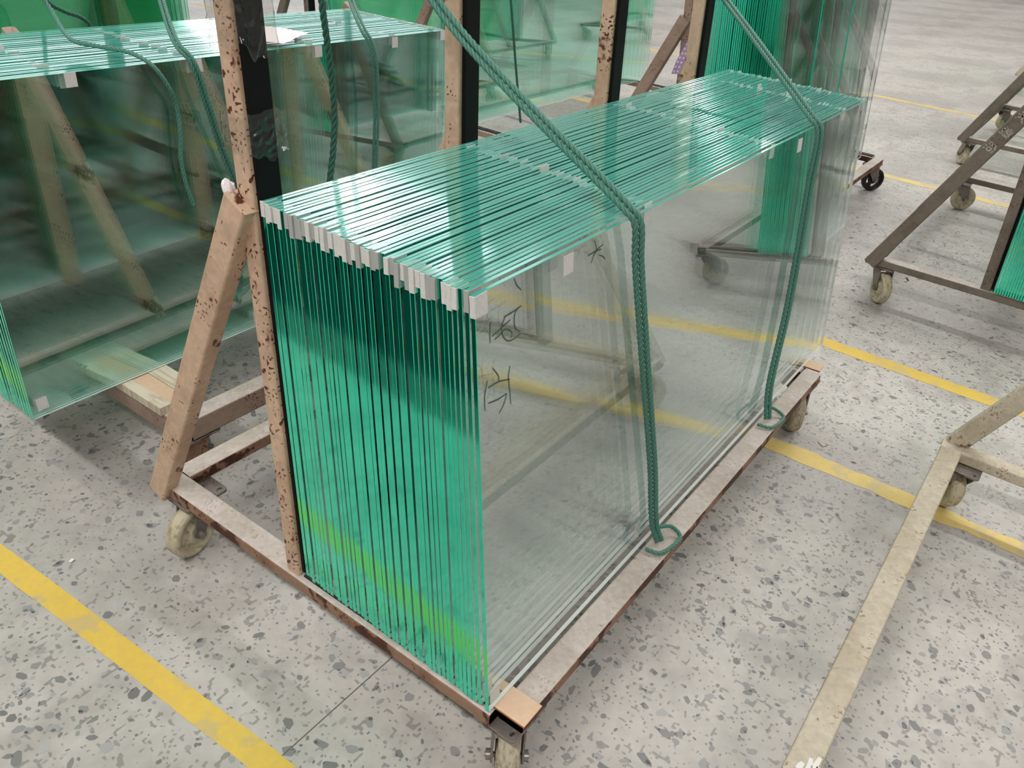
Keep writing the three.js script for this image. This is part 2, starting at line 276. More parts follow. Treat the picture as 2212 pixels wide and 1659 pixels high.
// a cart: rear rail at local z -0.555..-0.493, cross beams, front rail at z 0.54..0.60, posts leaning back, braces, four casters
function cart(name, label, ox, oz, len, mat, side, top, { posts = [0, 0.3, 0.65, 1], postH = 1.45, yaws = [0.9, 0.9, 0.9, 0.9], blackFR = false, rear = true, front = true, wheelMat, casters = [0, 1, 2, 3], lean = 3.2, rubber = true, fz = 0.573, pads = true, postMat, bh = 0.036 } = {}) {
  const g = thing(name, label, 'glass cart'); g.position.set(ox, 0, oz);
  const Y1 = 0.218, yc = Y1 - bh / 2, w = 0.062, xa = -0.016, xb = len;
  const beam = (a, b, sd) => mesh('beam', slotUp(tubeGeo(a, b, w, bh, sd)), [side, top], g);
  for (const x of [xa + w / 2, xb - w / 2]) beam(V(x, yc, -0.556), V(x, yc, fz - 0.031), V(1, 0, 0));
  beam(V(xa + w, yc, -0.524), V(xb - w, yc, -0.524), V(0, 0, 1));
  beam(V(xa + w * 0.5, yc, fz), V(xb - w * 0.5, yc, fz), V(0, 0, 1));
  const t = rad(lean), d = V(0, Math.cos(t), -Math.sin(t));
  for (const [i, f] of posts.entries()) {
    const x = -0.008 + 0.03 + f * (len - 0.06), base = V(x, Y1, -0.036), tip = base.clone().addScaledVector(d, postH);
    mesh('post', tubeGeo(base, tip, 0.06, 0.042, V(1, 0, 0)), postMat || mat, g);
    if (rubber) { const o = V(x + 0.004, Y1 + 0.01, -0.036).addScaledVector(V(0, Math.sin(t), Math.cos(t)), 0.026); mesh('rubber_strip', tubeGeo(o, o.clone().addScaledVector(d, postH - 0.02), 0.05, 0.01, V(1, 0, 0), { r: 0.003, open: false }), M.rubber, g); }
    const bx = i === 0 && f === 0 ? -0.011 : f === 1 ? len - 0.003 : x;
    const b0 = V(bx, 0.187, -0.534), b1 = V(bx, Y1 + 0.872, -0.088 - (lean - 3.2) * 0.015);
    mesh('brace', tubeGeo(b0, b1, 0.04, 0.06, V(1, 0, 0), { open: false }), mat, g);
  }
  if (pads) for (const x of [xa + w / 2, xb - w / 2]) mesh('rubber_pad', tubeGeo(V(x + 0.006, Y1 + 0.0035, -0.005), V(x + 0.006, Y1 + 0.0035, fz - 0.038), 0.046, 0.007, V(1, 0, 0), { r: 0.002, open: false }), M.rubberDust, g);
  const at = [[0.045, -0.475], [0.05, fz - 0.023], [len - 0.05, -0.475], [len - 0.05, fz - 0.023]];
  for (const k of casters) { const c = caster(g, ...at[k], yaws[k], { spoked: blackFR && k === 3, black: blackFR && k === 3, mat: (blackFR && k === 3) ? M.wheelBlack : (k % 2 ? M.wheelGrime : wheelMat) }); if (bh > 0.05) { c.scale.y = 0.8; c.position.y = CH * 0.8; } }
  return g;
}

// ------------------------------------------------------------------ glass panes
function edgeGeo(L, H, T) { // the four ground edges with a narrow arris on both sides
  const c = 0.0008, pos = [], idx = [], nor = [];
  const prof = [[c, T], [0, T - c], [0, c], [c, 0]]; // (inset, z) across the edge
  const corner = (i, k) => { const s = prof[k][0]; return [[s, s], [L - s, s], [L - s, H - s], [s, H - s]][i]; };
  const N = [[0, -1], [1, 0], [0, 1], [-1, 0]];
  for (const i of [3, 2, 1, 0]) for (let k = 0; k < 3; k++) { // near end, top edge, then far end and bottom edge
    const a = corner(i, k), b = corner((i + 1) % 4, k), d = corner(i, k + 1), e = corner((i + 1) % 4, k + 1), o = pos.length / 3, nz = k === 0 ? 0.707 : k === 2 ? -0.707 : 0, f = k === 1 ? 1 : 0.707;
    pos.push(a[0], a[1], prof[k][1], b[0], b[1], prof[k][1], d[0], d[1], prof[k + 1][1], e[0], e[1], prof[k + 1][1]);
    for (let q = 0; q < 4; q++) nor.push(N[i][0] * f, N[i][1] * f, nz);
    idx.push(o, o + 2, o + 1, o + 1, o + 2, o + 3);
  }
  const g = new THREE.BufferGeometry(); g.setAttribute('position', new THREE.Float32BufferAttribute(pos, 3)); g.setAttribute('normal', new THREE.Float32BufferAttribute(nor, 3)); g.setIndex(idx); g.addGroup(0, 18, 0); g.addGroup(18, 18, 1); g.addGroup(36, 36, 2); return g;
}
const sheetGeo = (L, H, T) => { const g = new THREE.PlaneGeometry(L - 0.0016, H - 0.0016); g.translate(L / 2, H / 2, T); return g; };
const padGeo = boxAt(0, 0.03, -0.035, 0, 0, 0.0011);
const clipGeos = [0.028, 0.035, 0.041].map((h) => mergeGeometries([boxAt(-0.0025, 0.028, -h, 0, 0.0003, 0.0013), boxAt(-0.0025, -0.0005, -h, 0, -0.0086, 0.0003)]));
// one pane: base point, size, lean (degrees), pads as [x, top y, tilt]
function pane(label, group, p, L, H, T, lean, { pads = [], clip = false, yaw = 0, roll = 0, sheet = M.sheet } = {}) {
  const g = thing('glass_sheet', label, 'glass sheet', group);
  g.position.copy(p); g.rotation.set(-rad(lean), rad(yaw), rad(roll), 'YXZ');
  mesh('clear_face', sheetGeo(L, H, T), sheet, g);
  mesh('green_edge', edgeGeo(L, H, T), [M.edge, M.edgeTop, M.edgeLit], g);
  for (const [x, y, a = 0] of pads) { const m = mesh('separator_pad', padGeo, M.pad, g); m.position.set(x, y, T + 0.0004); m.rotation.z = a; }
  if (clip && (clip === 2 || rnd() < 0.86)) { const m = mesh('corner_clip', clipGeos[clip === 2 ? 1 : Math.floor(rnd() * 3)], clip === 2 || rnd() < 0.6 ? M.pad : M.padDim, g); m.position.set(0, H + rr(-0.002, 0.001), T); m.rotation.z = rr(-0.03, 0.03); }
  return g;
}

// main cart and its stack
let frontPane;
const mainCart = cart('glass_cart', 'rusty pinkish steel cart carrying the big stack of clear glass', 0, 0, 1.84, M.steelMain, M.steelRust, M.dust, { posts: [0, 0.317, 0.68, 1], postH: 1.55, yaws: [3.34, 3.78, -0.9, 3.6] });
{
  const N = 45, T = 0.009, H0 = 0.874;
  const y0 = 0.2253;
  for (let i = 0; i < N; i++) {
    const f = i / (N - 1), zb = i < N - 1 ? f * 0.521 : 0.531, topZ = -0.049 + f * (0.439 - 0.009 + 0.049) - (i < N - 1 ? 0.004 : 0), H = H0 + rr(-0.0015, 0.0015), lean = Math.asin((zb - topZ) / H) * 180 / Math.PI;
    const x = -0.013 * f + rr(-0.0025, 0.0025) - (i === N - 1 ? 0.004 : 0), L = 2.03 + rr(-0.012, 0.012) - x * 0.5, pk = () => (rnd() < 0.07 ? rr(0.004, 0.012) : rr(-0.003, 0.0015));
    const front = i === N - 1;
    const pads = front ? [[0.005, 0.052], [0.236, 0.866], [1.38, 0.861]] : [[0.002 + rr(0, 0.004), rr(0.044, 0.056), rr(-0.05, 0.05)], [0.545 + rr(-0.01, 0.01), H + pk(), rr(-0.08, 0.08)], [1.2 + rr(-0.012, 0.012), H + pk(), rr(-0.08, 0.08)], [1.8 + rr(-0.012, 0.012), H + pk(), rr(-0.1, 0.1)], [L - 0.032, H + pk(), 0], [0.62 + rr(-0.01, 0.01), 0.05, 0]];
    const g = pane(front ? 'front clear glass sheet of the big stack with handwritten marks on it' : i === 0 ? 'rearmost clear glass sheet of the big stack against the black rubber' : `clear green-edged sheet of the big stack, ${ord(i + 1)} from the rusty post`, front || i === 0 ? undefined : 'sheets of the big glass stack', V(x, y0, zb), L, H, T, lean, { pads, clip: front ? 2 : 1 });
    if (front) frontPane = g;
  }
}

// strokes on a flat face: polylines in the plane (x, y), drawn as ribbons at height z
function strokes(lines, w, z) {
  const pos = [], nor = [], uv = [], idx = [];
  for (const l of lines) {
    const c = new THREE.CatmullRomCurve3(l.map(([x, y]) => V(x, y, 0)), false, 'centripetal'), n = l.length > 2 ? 6 * l.length : 4;
    for (let i = 0; i <= n; i++) { const p = c.getPoint(i / n), t = c.getTangent(i / n), k = w / 2 * (0.75 + 0.5 * Math.sin((i / n) * 2.6 + 0.4)); for (const s of [-1, 1]) { pos.push(p.x - t.y * k * s, p.y + t.x * k * s, z); nor.push(0, 0, 1); uv.push(p.x, p.y); } if (i < n) { const b = pos.length / 3 - 2; idx.push(b, b + 2, b + 1, b + 1, b + 2, b + 3); } }
  }
  const g = new THREE.BufferGeometry(); g.setAttribute('position', new THREE.Float32BufferAttribute(pos, 3)); g.setAttribute('normal', new THREE.Float32BufferAttribute(nor, 3)); g.setAttribute('uv', new THREE.Float32BufferAttribute(uv, 2)); g.setIndex(idx); return g;
}
{
  const S = [[[0.0173, 0.8211], [0.0148, 0.8045], [0.0148, 0.7859]], [[0.0196, 0.796], [0.0375, 0.7994], [0.0677, 0.8062]], [[0.0262, 0.7879], [0.0451, 0.7923], [0.049, 0.7951], [0.0608, 0.7924], [0.0687, 0.786], [0.0712, 0.7798], [0.0684, 0.7747]], [[0.0502, 0.8167], [0.0745, 0.8174], [0.0974, 0.8197]], [[0.0547, 0.8159], [0.0481, 0.809], [0.0453, 0.8016], [0.0451, 0.7923], [0.0513, 0.7804], [0.0617, 0.772], [0.0765, 0.7699], [0.0943, 0.7728]], [[0.0866, 0.8183], [0.0798, 0.8121], [0.0782, 0.7937], [0.0835, 0.7839], [0.0943, 0.7763]], [[0.0793, 0.871], [0.0844, 0.8595], [0.0977, 0.846]], [[0.0201, 0.7409], [0.0337, 0.7213], [0.0355, 0.7121]], [[0.007, 0.712], [0.0355, 0.7107], [0.0647, 0.7022]], [[0.0651, 0.7262], [0.0606, 0.7097], [0.0642, 0.6764], [0.066, 0.6549]], [[0.0056, 0.7251], [-0.0022, 0.7008], [-0.0025, 0.674]], [[0.006, 0.6843], [0.0304, 0.6802], [0.0557, 0.6802]], [[0.0557, 0.6802], [0.0468, 0.6639], [0.0338, 0.6524]], [[0.2971, 0.8453], [0.3206, 0.8462], [0.3422, 0.8445]], [[0.347, 0.8518], [0.3207, 0.8448], [0.3087, 0.8281]], [[0.3164, 0.8674], [0.3246, 0.8494], [0.3158, 0.839]], [[0.3348, 0.8355], [0.3489, 0.8285], [0.3578, 0.8209]]];
  for (const [a, b] of [[0, 7], [7, 13], [13, 17]]) { const m = mesh('handwriting', strokes(S.slice(a, b).map((l) => l.map(([x, y]) => [x + 0.018, y])), 0.0025, 0.0096), M.ink, frontPane); m.userData.label = 'dark marker handwriting on the glass'; }
}
// cardboard under the front pane
for (const [x, z, w, d, rot, label] of [[0.003, 0.49, 0.062, 0.122, 0.0, 'square brown board offcut under the near corner of the big stack'], [1.815, 0.50, 0.056, 0.095, 0.06, 'brown board offcut under the far corner of the big stack']]) {
  const g = new THREE.Group(); g.name = numbered('board_offcut'); scene.add(g); tag(g, label, 'board'); g.position.set(x, 0.2185, z); g.rotation.y = rot;
  mesh('face', boxAt(0, w, 0.0052, 0.0064, 0, d), M.board, g); mesh('core', boxAt(0.0004, w - 0.0004, 0, 0.0052, 0.0004, d - 0.0004), M.boardEdge, g);
}

// ------------------------------------------------------------------ second cart with the wide stack behind
{
  const c2 = cart('glass_cart', 'dusty steel cart behind, carrying the wide pale glass stack', 0.18, -1.54, 1.78, M.steelPink, M.steelPink, M.dust, { posts: [0.1, 0.9], postH: 0.8, fz: 0.81, pads: false, bh: 0.07, yaws: [0.6, 0.8, 0.3, 0.8], lean: 3 });
  { const sh = new THREE.Shape(); sh.moveTo(-0.06, 0.15); sh.lineTo(0.07, 0.15); sh.lineTo(0.062, 0.02); sh.lineTo(0.0, 0.015); const gg = new THREE.ExtrudeGeometry(sh, { depth: 0.006, bevelEnabled: false }); gg.translate(0, 0, 0.822); mesh('gusset', gg, M.steelRust, c2); }
  const N = 50, T = 0.0074, H = 0.865, yaw = 1.8;
  for (let i = 0; i < N; i++) {
    const f = i / (N - 1), zb = -1.473 + f * 0.508, x = -0.105 + rr(-0.0025, 0.0025), front = i === N - 1;
    const pads = [0.27, 0.64, 1.1, 1.47].map((q) => [q + rr(-0.012, 0.012) - 0.0, H + (rnd() < 0.1 ? rr(0.002, 0.006) : rr(-0.004, 0.001)), rr(-0.08, 0.08)]);
    pads.push([0.012 + rr(0, 0.006), 0.055, rr(-0.05, 0.05)], [0.75 + rr(-0.01, 0.01), 0.055, 0]);
    if (rnd() < 0.5) pads.push([1.745, H + 0.002, 0]);
    pane(front ? 'front sheet of the wide pale glass stack behind the rusty post' : `thin clear sheet of the wide pale stack, ${ord(i + 1)} from its rear`, front ? undefined : 'sheets of the wide pale glass stack', V(x, 0.252, zb), 1.78 + rr(-0.004, 0.004), H + rr(-0.001, 0.001), T, 3.0 - f * 0.3, { pads, yaw, roll: -0.8, sheet: M.sheetTeal });
  }
  // wooden bearer and board under the stack
  const w1 = thing('wooden_bearer', 'pale wooden bearer under the wide pale stack', 'wood strip'); w1.position.set(0.155, 0.2185, -1.5);
  mesh('strip', boxAt(0, 0.038, 0, 0.0265, 0, 0.72), M.wood, w1); mesh('strip', boxAt(0.088, 0.15, 0, 0.0265, 0, 0.72), M.wood, w1);
  single('board_offcut', (() => { const g = boxAt(0.038, 0.087, 0.018, 0.0245, 0, 0.72); g.translate(0.155, 0.2185, -1.5); return g; })(), M.board, 'brown board strip between the wooden bearers of the wide stack', 'board');
  // paper sheet on top
  const pg = new THREE.PlaneGeometry(0.24, 0.2, 14, 10); pg.rotateX(-Math.PI / 2); const q = pg.attributes.position; for (let i = 0; i < q.count; i++) q.setY(i, 0.004 + 0.006 * vnoise(grids[2], q.getX(i) * 14 + 5, q.getZ(i) * 14 + 5, 60)); pg.computeVertexNormals(); pg.rotateY(0.5); pg.translate(0.93, 1.112, -1.16);
  single('paper_sheet', pg, M.paper, 'white sheet of paper lying on the wide pale stack', 'paper');
}

// ------------------------------------------------------------------ carts along the right and farther back
const nearCart = cart('glass_cart', 'empty cream-grey cart with a bare rail in the right foreground', -0.14, 1.595, 1.853, M.steelCream, M.steelCream, M.steelCream, { posts: [0, 1], postMat: M.steelGrey, yaws: [0.64, 0.64, 0.64, 0.64] });
const midCart = cart('glass_cart', 'grey-brown cart with white stencilled characters on its brace', 3.125, 0.955, 1.97, M.steelGrey, M.steelGrey, M.dust, { posts: [0, 0.5, 1], yaws: [3.78, 0.64, -0.95, 0.64] });
cart('glass_cart', 'dark cart beyond the stencilled one, with green glass', 6.22, 0.77, 1.75, M.steelGrey, M.steelGrey, M.dust, { posts: [0, 0.5, 1], yaws: [0.5, 0.6, -0.8, 0.2] });
cart('glass_cart', 'farthest pale cart in the row on the open floor', 10.1, 0.62, 1.8, M.steelCream, M.steelGrey, M.dust, { posts: [0, 1], yaws: [0.5, 0.8, 0.9, 0.2] });
cart('glass_cart', 'rusty cart with a black spoked caster behind the big stack', 3.1, -0.62, 1.9, M.steelPink, M.steelOrange, M.dust, { posts: [0, 0.5, 1], postH: 1.6, lean: 5, yaws: [0.5, 0.8, 0.9, -0.75], blackFR: true });
cart('glass_cart', 'cart standing behind the posts of the big cart', 3.3, -2.35, 2.3, M.steelPink, M.steelPink, M.dust, { posts: [0, 0.5, 1], yaws: [0.5, 0.8, 0.9, 0.5] });
cart('glass_cart', 'orange rusty cart behind the wide pale stack', -0.1, -2.75, 1.85, M.steelOrange, M.steelOrange, M.dust, { posts: [0.05, 0.81], postH: 1.5, yaws: [0.5, 0.8, 0.9, 0.5] });
function stack(n, p, dz, L, H, lean0, label, group, opt = {}) { for (let i = 0; i < n; i++) pane(`${label}, ${ord(i + 1)} from its posts`, group, V(p.x + rr(-0.004, 0.004), p.y, p.z + i * dz), L + rr(-0.01, 0.01), H, 0.008, lean0 + (opt.fan || 0) * i, { sheet: opt.sheet || M.sheet, pads: opt.pads ? [[0.02, H, 0], [L * 0.5, H, 0]] : [] }); }
stack(24, V(3.09, 0.2255, 0.955), 0.0106, 2.05, 1.45, 3.2, 'clear glass sheet on the stencilled cart', 'sheets on the stencilled cart', { fan: 0.05 });
stack(10, V(6.2, 0.2255, 0.77), 0.016, 1.75, 1.2, 3.2, 'green glass sheet on the cart beyond the stencilled one', 'sheets on the far cart', { fan: 0.1, sheet: M.sheetDeep });
stack(6, V(10.1, 0.2255, 0.62), 0.016, 1.8, 1.1, 3.2, 'green glass sheet on the farthest pale cart', 'sheets on the farthest cart', { sheet: M.sheetDeep });
stack(36, V(3.16, 0.2255, -0.615), 0.0112, 1.72, 1.55, 5, 'tall clear sheet of the tall stack behind', 'sheets of the tall stack behind', { fan: 0.025 });
for (const [x, z, l] of [[3.62, -0.165, 'tall glass sheet set forward of the tall stack behind'], [4.05, -0.14, 'foremost narrower glass sheet leaning on the tall stack behind']]) pane(l, undefined, V(x, 0.2255, z), 4.84 - x, 1.5, 0.008, 6.2);
stack(8, V(3.2, 0.2255, -2.34), 0.02, 2.5, 1.5, 3.2, 'green glass sheet of the small stack behind the posts', 'sheets of the small stack behind', { pads: true, sheet: M.sheetTeal });
stack(12, V(-0.3, 0.2255, -2.7), 0.018, 1.9, 0.98, 3.2, 'deep green sheet of the stack behind the wide one', 'sheets of the rear stack', { sheet: M.sheetDeep });

cart('glass_cart', 'cart far behind with bright green glass near the back', 3.3, -3.6, 1.9, M.steelGrey, M.steelPink, M.dust, { posts: [0, 1], postH: 0.75, yaws: [0.5, 0.8, 0.9, 0.5] });
stack(8, V(3.4, 0.2255, -3.595), 0.018, 1.9, 0.66, 3.2, 'bright green sheet on the cart far behind', 'sheets on the cart far behind', { sheet: M.sheetDeep });

{ // stencilled characters on the brace of the middle cart, reading down along it
  const H = [
    [[[-0.35, 0.3], [0.35, 0.3]], [[-0.45, 0.02], [0.45, 0.02]], [[0, 0.3], [-0.05, 0], [-0.42, -0.42]], [[0.02, 0], [0.2, -0.25], [0.44, -0.42]]],
    [[[-0.48, 0.32], [-0.15, 0.32]], [[-0.46, 0.02], [-0.16, 0.02]], [[-0.32, 0.32], [-0.32, -0.3]], [[-0.5, -0.34], [-0.12, -0.26]], [[0.2, 0.46], [0.2, 0.16]], [[-0.02, 0.36], [-0.02, 0.16], [0.42, 0.16], [0.42, 0.36]], [[-0.08, 0.02], [0.5, 0.02]], [[0, -0.12], [0, -0.44]], [[0, -0.12], [0.42, -0.12], [0.42, -0.44]], [[0.14, -0.12], [0.14, -0.4]], [[0.28, -0.12], [0.28, -0.4]]],
    [[[0, 0.46], [0, 0.34]], [[-0.45, 0.34], [0.45, 0.34]], [[-0.2, 0.3], [-0.12, 0.18]], [[0.2, 0.3], [0.12, 0.18]], [[-0.42, 0.16], [-0.42, -0.44]], [[-0.42, 0.16], [0.42, 0.16], [0.42, -0.4]], [[-0.16, -0.06], [0.16, -0.06], [0.16, -0.3], [-0.16, -0.3], [-0.16, -0.06]]],
  ];
  const t = Math.atan2(0.449, 0.901); // the slope of the brace
  H.forEach((c, k) => {
    const m = mesh('stencilled_character', strokes(c.map((l) => l.map(([x, y]) => [x * 0.043, y * 0.046 - k * 0.078])), 0.0052, 0), M.stencil, midCart); m.userData.label = 'white stencilled character';
    m.rotation.order = 'YXZ'; m.rotation.y = -Math.PI / 2; m.rotation.z = -t; m.position.set(-0.0316, 0.955, -0.158);
  });
}

{ // black mats added out of view; their reflection darkens the upper end edges
  for (let k = 0; k < 8; k++) single('added_dark_mat', (() => { const g = tubeGeo(V(-1.42 + rr(-0.01, 0.01), 0.03 + k * 0.055, -2.1), V(-1.42 + rr(-0.01, 0.01), 0.03 + k * 0.055, 0.12), 0.6, 0.054, V(1, 0, 0), { r: 0.008, open: false }); return g; })(), M.rubber, `added black rubber mat out of view, ${ord(k + 1)} from the floor in its pile`, 'mat', 'added pile of unseen black mats');
}

// ------------------------------------------------------------------ ropes
function ropeGeo(pts, R, pitch = R * 6.5) {
  const c = new THREE.CatmullRomCurve3(pts, false, 'centripetal'), L = c.getLength(), n = Math.max(12, Math.round(L / (pitch / 9))), K = 6, pos = [], idx = [];
  const P = [], T = []; for (let i = 0; i <= n; i++) { P.push(c.getPointAt(i / n)); T.push(c.getTangentAt(i / n)); }
  let N = Math.abs(T[0].y) < 0.9 ? V(0, 1, 0) : V(1, 0, 0); N.addScaledVector(T[0], -N.dot(T[0])).normalize(); const Ns = [];
  for (let i = 0; i <= n; i++) { N = N.clone().addScaledVector(T[i], -N.dot(T[i])).normalize(); Ns.push(N); }
  for (let s = 0; s < 3; s++) {
    const C = P.map((p, i) => { const a = (i / n) * L / pitch * Math.PI * 2 + s * 2.094, B = new THREE.Vector3().crossVectors(T[i], Ns[i]); return p.clone().addScaledVector(Ns[i], Math.cos(a) * R * 0.48).addScaledVector(B, Math.sin(a) * R * 0.48); });
    const o = pos.length / 3;
    for (let i = 0; i <= n; i++) { const t = C[Math.min(n, i + 1)].clone().sub(C[Math.max(0, i - 1)]).normalize(), u = Ns[i].clone().addScaledVector(t, -Ns[i].dot(t)).normalize(), w = new THREE.Vector3().crossVectors(t, u); for (let k = 0; k < K; k++) { const a = k / K * Math.PI * 2, q = C[i].clone().addScaledVector(u, Math.cos(a) * R * 0.54).addScaledVector(w, Math.sin(a) * R * 0.54); pos.push(q.x, q.y, q.z); } }
    for (let i = 0; i < n; i++) for (let k = 0; k < K; k++) { const a = o + i * K + k, b = o + i * K + (k + 1) % K; idx.push(a, b, a + K, b, b + K, a + K); }
  }
  const g = new THREE.BufferGeometry(); g.setAttribute('position', new THREE.Float32BufferAttribute(pos, 3)); g.setIndex(idx); g.computeVertexNormals(); return g;
}
const fp = (x, y, o = 0.017) => { const l = rad(6.5); return V(x, 0.2253 + y * Math.cos(l) + o * Math.sin(l), 0.54 - y * Math.sin(l) + o * Math.cos(l)); };
function doubled(pts, R, off) { return [-1, 1].map((s) => pts.map((p, i) => { const t = (pts[Math.min(pts.length - 1, i + 1)].clone().sub(pts[Math.max(0, i - 1)])).normalize(), side = new THREE.Vector3().crossVectors(t, V(0.7, -0.53, -0.47)).normalize(); return p.clone().addScaledVector(side, s * off); })); }
function tieRope(label, pts, loop, R, mat) {
  const g = thing('rope', label, 'rope');
  for (const l of doubled(pts, R, R * 0.95)) mesh('rope_length', ropeGeo(l, R), mat, g);
  mesh('knot_loop', ropeGeo(loop, R * 0.85), mat, g);
  return g;
}
tieRope('doubled green rope over the near half of the big stack', [V(0.49, 1.6, -0.25), V(0.465, 1.40, -0.075), fp(0.43, 0.902, -0.004), fp(0.434, 0.88, 0.018), fp(0.4527, 0.7956), fp(0.5083, 0.5775), fp(0.5949, 0.254), fp(0.64, 0.045), V(0.648, 0.2295, 0.569)], [fp(0.645, 0.04), V(0.70, 0.245, 0.575), V(0.705, 0.226, 0.60), V(0.66, 0.2275, 0.604), V(0.61, 0.2275, 0.588), V(0.60, 0.228, 0.556)], 0.0066, M.ropeGreen);
tieRope('doubled green rope over the far half of the big stack', [V(1.99, 1.42, -0.25), V(1.86, 1.335, -0.055), fp(1.462, 0.902, -0.004), fp(1.46, 0.88, 0.018), fp(1.465, 0.7196), fp(1.4484, 0.3583), fp(1.394, 0.0961), V(1.385, 0.2295, 0.569)], [fp(1.39, 0.04), V(1.43, 0.245, 0.575), V(1.44, 0.226, 0.602), V(1.39, 0.2275, 0.607), V(1.345, 0.2275, 0.592), V(1.335, 0.228, 0.556)], 0.0066, M.ropeGreen);
single('rope', ropeGeo([V(0.33, 1.75, -1.5), V(0.345, 1.32, -1.47), V(0.40, 1.19, -1.44), V(0.345, 1.137, -1.24), V(0.36, 1.135, -1.16), V(0.395, 1.132, -1.05), V(0.415, 1.108, -0.99), V(0.445, 1.05, -0.975), V(0.465, 1.0, -0.985), V(0.463, 0.92, -0.98), V(0.455, 0.86, -0.98), V(0.458, 0.78, -0.975), V(0.47, 0.72, -0.97)], 0.0062), M.ropeGreen, 'thin green rope lying loose over the wide stack with a free end', 'rope');
{
  const g = thing('rope', 'doubled thin green rope running down to the foot of the rusty brace', 'rope');
  for (const l of doubled([V(0.80, 1.75, -1.62), V(0.77, 1.45, -1.55), V(0.66, 1.24, -1.3), V(0.525, 1.142, -1.03), V(0.53, 1.11, -0.985), V(0.555, 1.0, -0.975), V(0.593, 0.86, -0.98), V(0.626, 0.748, -0.975), V(0.66, 0.62, -0.965), V(0.70, 0.40, -0.95), V(0.72, 0.24, -0.75)], 0.006, 0.0055)) mesh('rope_length', ropeGeo(l, 0.0058), M.ropeGreen, g);
  const h = thing('rope', 'thin doubled green rope over the far edge of the wide stack', 'rope');
  for (const l of doubled([V(1.62, 1.7, -1.58), V(1.57, 1.4, -1.5), V(1.47, 1.23, -1.36), V(1.22, 1.132, -1.025), V(1.225, 1.085, -0.99), V(1.235, 0.9, -0.98), V(1.215, 0.64, -0.97), V(1.21, 0.4, -0.95)], 0.006, 0.0062)) mesh('rope_length', ropeGeo(l, 0.0056), M.ropeGreen, h);
}
single('rope', ropeGeo([V(0.83, 1.7, -0.8), V(0.837, 1.273, -0.8), V(0.847, 1.2, -0.8), V(0.863, 1.086, -0.8), V(0.872, 0.95, -0.8), V(0.862, 0.85, -0.8), V(0.84, 0.73, -0.8), V(0.80, 0.45, -0.79), V(0.78, 0.23, -0.75)], 0.0105), M.ropeDark, 'thick dark green rope hanging plumb before the wide stack', 'rope');
single('rope', ropeGeo([V(3.2, 1.9, -2.1), V(3.3, 1.2, -1.98), V(3.42, 0.6, -1.94), V(3.46, 0.28, -1.9)], 0.008), M.ropeDark, 'thin dark rope hanging before the small stack behind', 'rope');
single('rope', ropeGeo([V(1.36, 1.7, -0.2), V(1.35, 1.35, -0.18), V(1.33, 1.2, -0.16), V(1.30, 1.05, -0.15), V(1.27, 0.9, -0.15)], 0.008), M.ropeDark, 'dark green rope hanging beside the third cart post', 'rope');
single('rope', ropeGeo([V(0.70, 1.35, -2.2), V(0.78, 1.08, -2.2), V(0.841, 1.037, -2.2), V(0.899, 1.013, -2.2), V(0.93, 0.98, -2.2), V(0.93, 0.7, -2.2)], 0.008), M.ropeDark, 'dark rope hanging slack behind the wide pale stack', 'rope');

// ------------------------------------------------------------------ stretch film round the rusty post
function filmGeo(y0, y1, xa, xb, depth, amp, k) {
  const rows = 22, n = 72, pos = [], idx = [];
  const t = rad(3.2), W = xb - xa, P = 2 * (W + depth);
  for (let r = 0; r <= rows; r++) for (let i = 0; i < n; i++) {
    const a = i / n, q = a * P; let x, z, nx, nz;
    if (q < W) { x = xa + q; z = 0; nx = 0; nz = 1; } else if (q < W + depth) { x = xb; z = -(q - W); nx = 1; nz = 0; } else if (q < 2 * W + depth) { x = xb - (q - W - depth); z = -depth; nx = 0; nz = -1; } else { x = xa; z = -depth + (q - 2 * W - depth); nx = -1; nz = 0; }
    const rag = 0.05 * (vnoise(grids[k], a * 12, 1.5, 12) - 0.4), f = r / rows, y = y1 + (y0 - y1 + rag) * f + 0.012 * (vnoise(grids[k + 1], a * 24, f * 5, 24) - 0.5);
    const d = 0.0025 + amp * (Math.abs(vnoise(grids[k + 2], a * 20, f * 9 + a * 5, 20) - 0.5) * 1.6 + 0.5 * vnoise(grids[k], a * 60, f * 22, 60)) * (0.35 + f);
    const h = y - 0.218; pos.push(x + nx * d, y, 0.002 + z - h * Math.tan(t) + nz * d);
  }
  for (let r = 0; r < rows; r++) for (let i = 0; i < n; i++) { const a = r * n + i, b = r * n + (i + 1) % n; idx.push(a, b, a + n, b, b + n, a + n); }
  const g = new THREE.BufferGeometry(); g.setAttribute('position', new THREE.Float32BufferAttribute(pos, 3)); g.setIndex(idx); g.computeVertexNormals(); return g;
}
single('stretch_film', filmGeo(1.345, 1.52, -0.012, 0.062, 0.066, 0.006, 0), M.film, 'crumpled clear film wrapped round the top of the rusty post', 'plastic film');
single('stretch_film', filmGeo(1.165, 1.245, -0.012, 0.062, 0.066, 0.006, 3), M.film, 'torn clear film band halfway up the rusty post', 'plastic film');

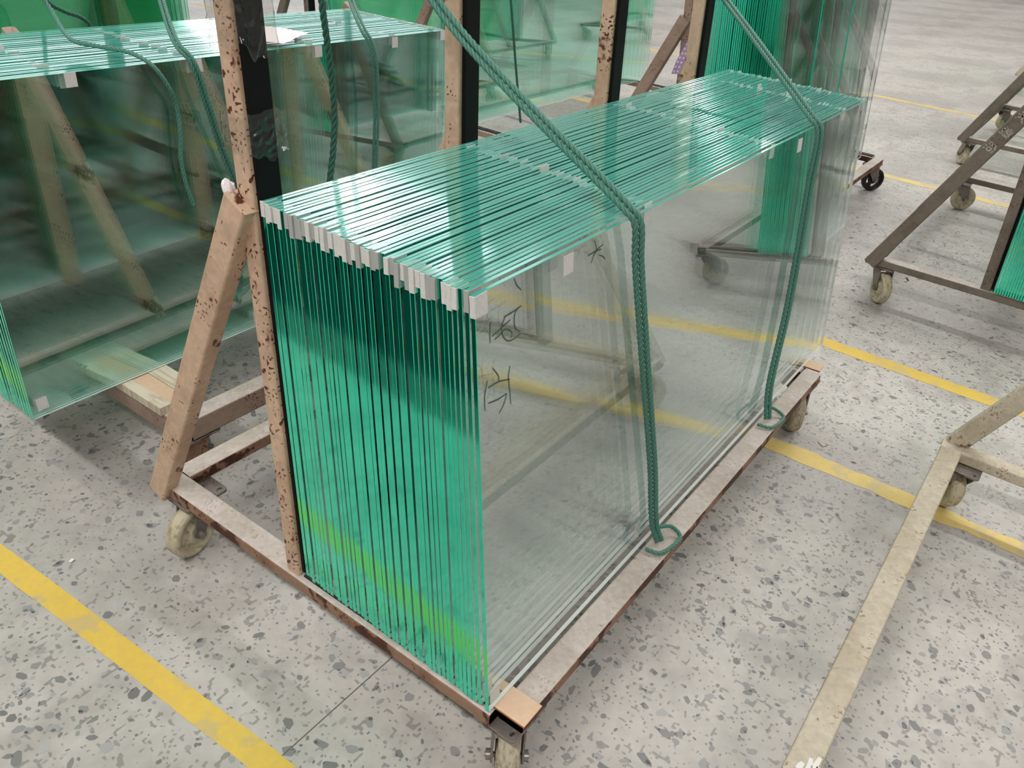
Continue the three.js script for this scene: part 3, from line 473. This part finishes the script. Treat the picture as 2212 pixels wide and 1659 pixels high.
// ------------------------------------------------------------------ small things on the floor and about
{
  const g = new THREE.PlaneGeometry(0.12, 0.22, 10, 14), q = g.attributes.position;
  for (let i = 0; i < q.count; i++) { const v = (q.getY(i) + 0.11) / 0.22; q.setX(i, q.getX(i) * (0.25 + 0.75 * (1 - v)) + 0.02 * v); q.setZ(i, 0.012 * Math.sin(q.getX(i) * 60 + v * 4)); }
  g.computeVertexNormals(); g.rotateY(-0.9); g.translate(3.075, 0.95, -0.69);
  const m = std({ roughness: 0.5, map: tex(128, (u, v) => { const e = Math.hypot((u * 6) % 1 - 0.5, (v * 10) % 1 - 0.5) < 0.22 && u < 0.35; return e ? [240, 236, 244] : u < 0.4 ? [176, 150, 190] : [204, 200, 120]; }) });
  single('packing_sheet', g, m, 'purple and yellow dotted packing sheet hanging by a dark post', 'packing sheet');
  const wad = new THREE.IcosahedronGeometry(0.014, 3), wq = wad.attributes.position; for (let i = 0; i < wq.count; i++) { const f = 0.6 + 0.8 * vnoise(grids[1], (wq.getX(i) + 0.1) * 160, (wq.getY(i) + wq.getZ(i) + 0.1) * 160, 60); wq.setXYZ(i, wq.getX(i) * f * 0.7, wq.getY(i) * f * 1.2, wq.getZ(i) * f * 0.8); } wad.computeVertexNormals(); wad.translate(-0.012, 1.103, -0.122);
  single('paper_wad', wad, M.paper, 'torn white paper wad stuck where brace meets the rusty post', 'paper');
  const smear = strokes([[[0.262, 1.075], [0.28, 1.083], [0.31, 1.08]], [[0.25, 1.086], [0.285, 1.09], [0.322, 1.094]], [[0.27, 1.066], [0.29, 1.07]], [[0.26, 1.097], [0.285, 1.1], [0.3, 1.098]]], 0.009, 0); smear.rotateX(Math.PI / 2); smear.translate(0, 0.2188, 0);
  const sm2 = mesh('paint_smear', smear, std({ color: 0xe6e3de, roughness: 0.6 }), nearCart); sm2.position.set(0.14, 0, -1.595); sm2.userData.label = 'white paint smear';
  const chipMat = std({ color: 0xe8e6e2, roughness: 0.6 }), dark = std({ color: 0x3a3733, roughness: 0.8 });
  const bit = (x, z, w, d, h, rot, mat, label) => { const b = boxAt(-w / 2, w / 2, 0, h, -d / 2, d / 2); b.rotateY(rot); b.translate(x, 0.0009, z); single('floor_scrap', b, mat, label, 'scrap'); };
  bit(-0.218, -0.667, 0.012, 0.008, 0.002, 0.4, chipMat, 'tiny white scrap on the floor near the worn yellow line');
  bit(1.74, 0.694, 0.03, 0.018, 0.003, 0.9, std({ color: 0xb9b2a8, roughness: 0.7 }), 'small pale square scrap on the floor beyond the ragged line');
  bit(0.764, 0.577 + 0.12, 0.014, 0.003, 0.001, 0.3, chipMat, 'white sliver on the floor beside the big cart');
  bit(3.55, 0.55, 0.03, 0.006, 0.004, 0.5, dark, 'dark scrap lying between the legs of the stencilled cart');
  bit(2.95, 0.28, 0.02, 0.01, 0.004, 0.9, dark, 'dark scrap on the open floor before the stencilled cart');
  const joint = boxAt(-0.9, 0.3, 0, 0.0007, 0.178, 0.1805); struct('trim_1', joint, std({ color: 0x6f6963, roughness: 0.9 }), 'thin saw-cut joint in the concrete floor');
}
renderer.render(scene, camera);
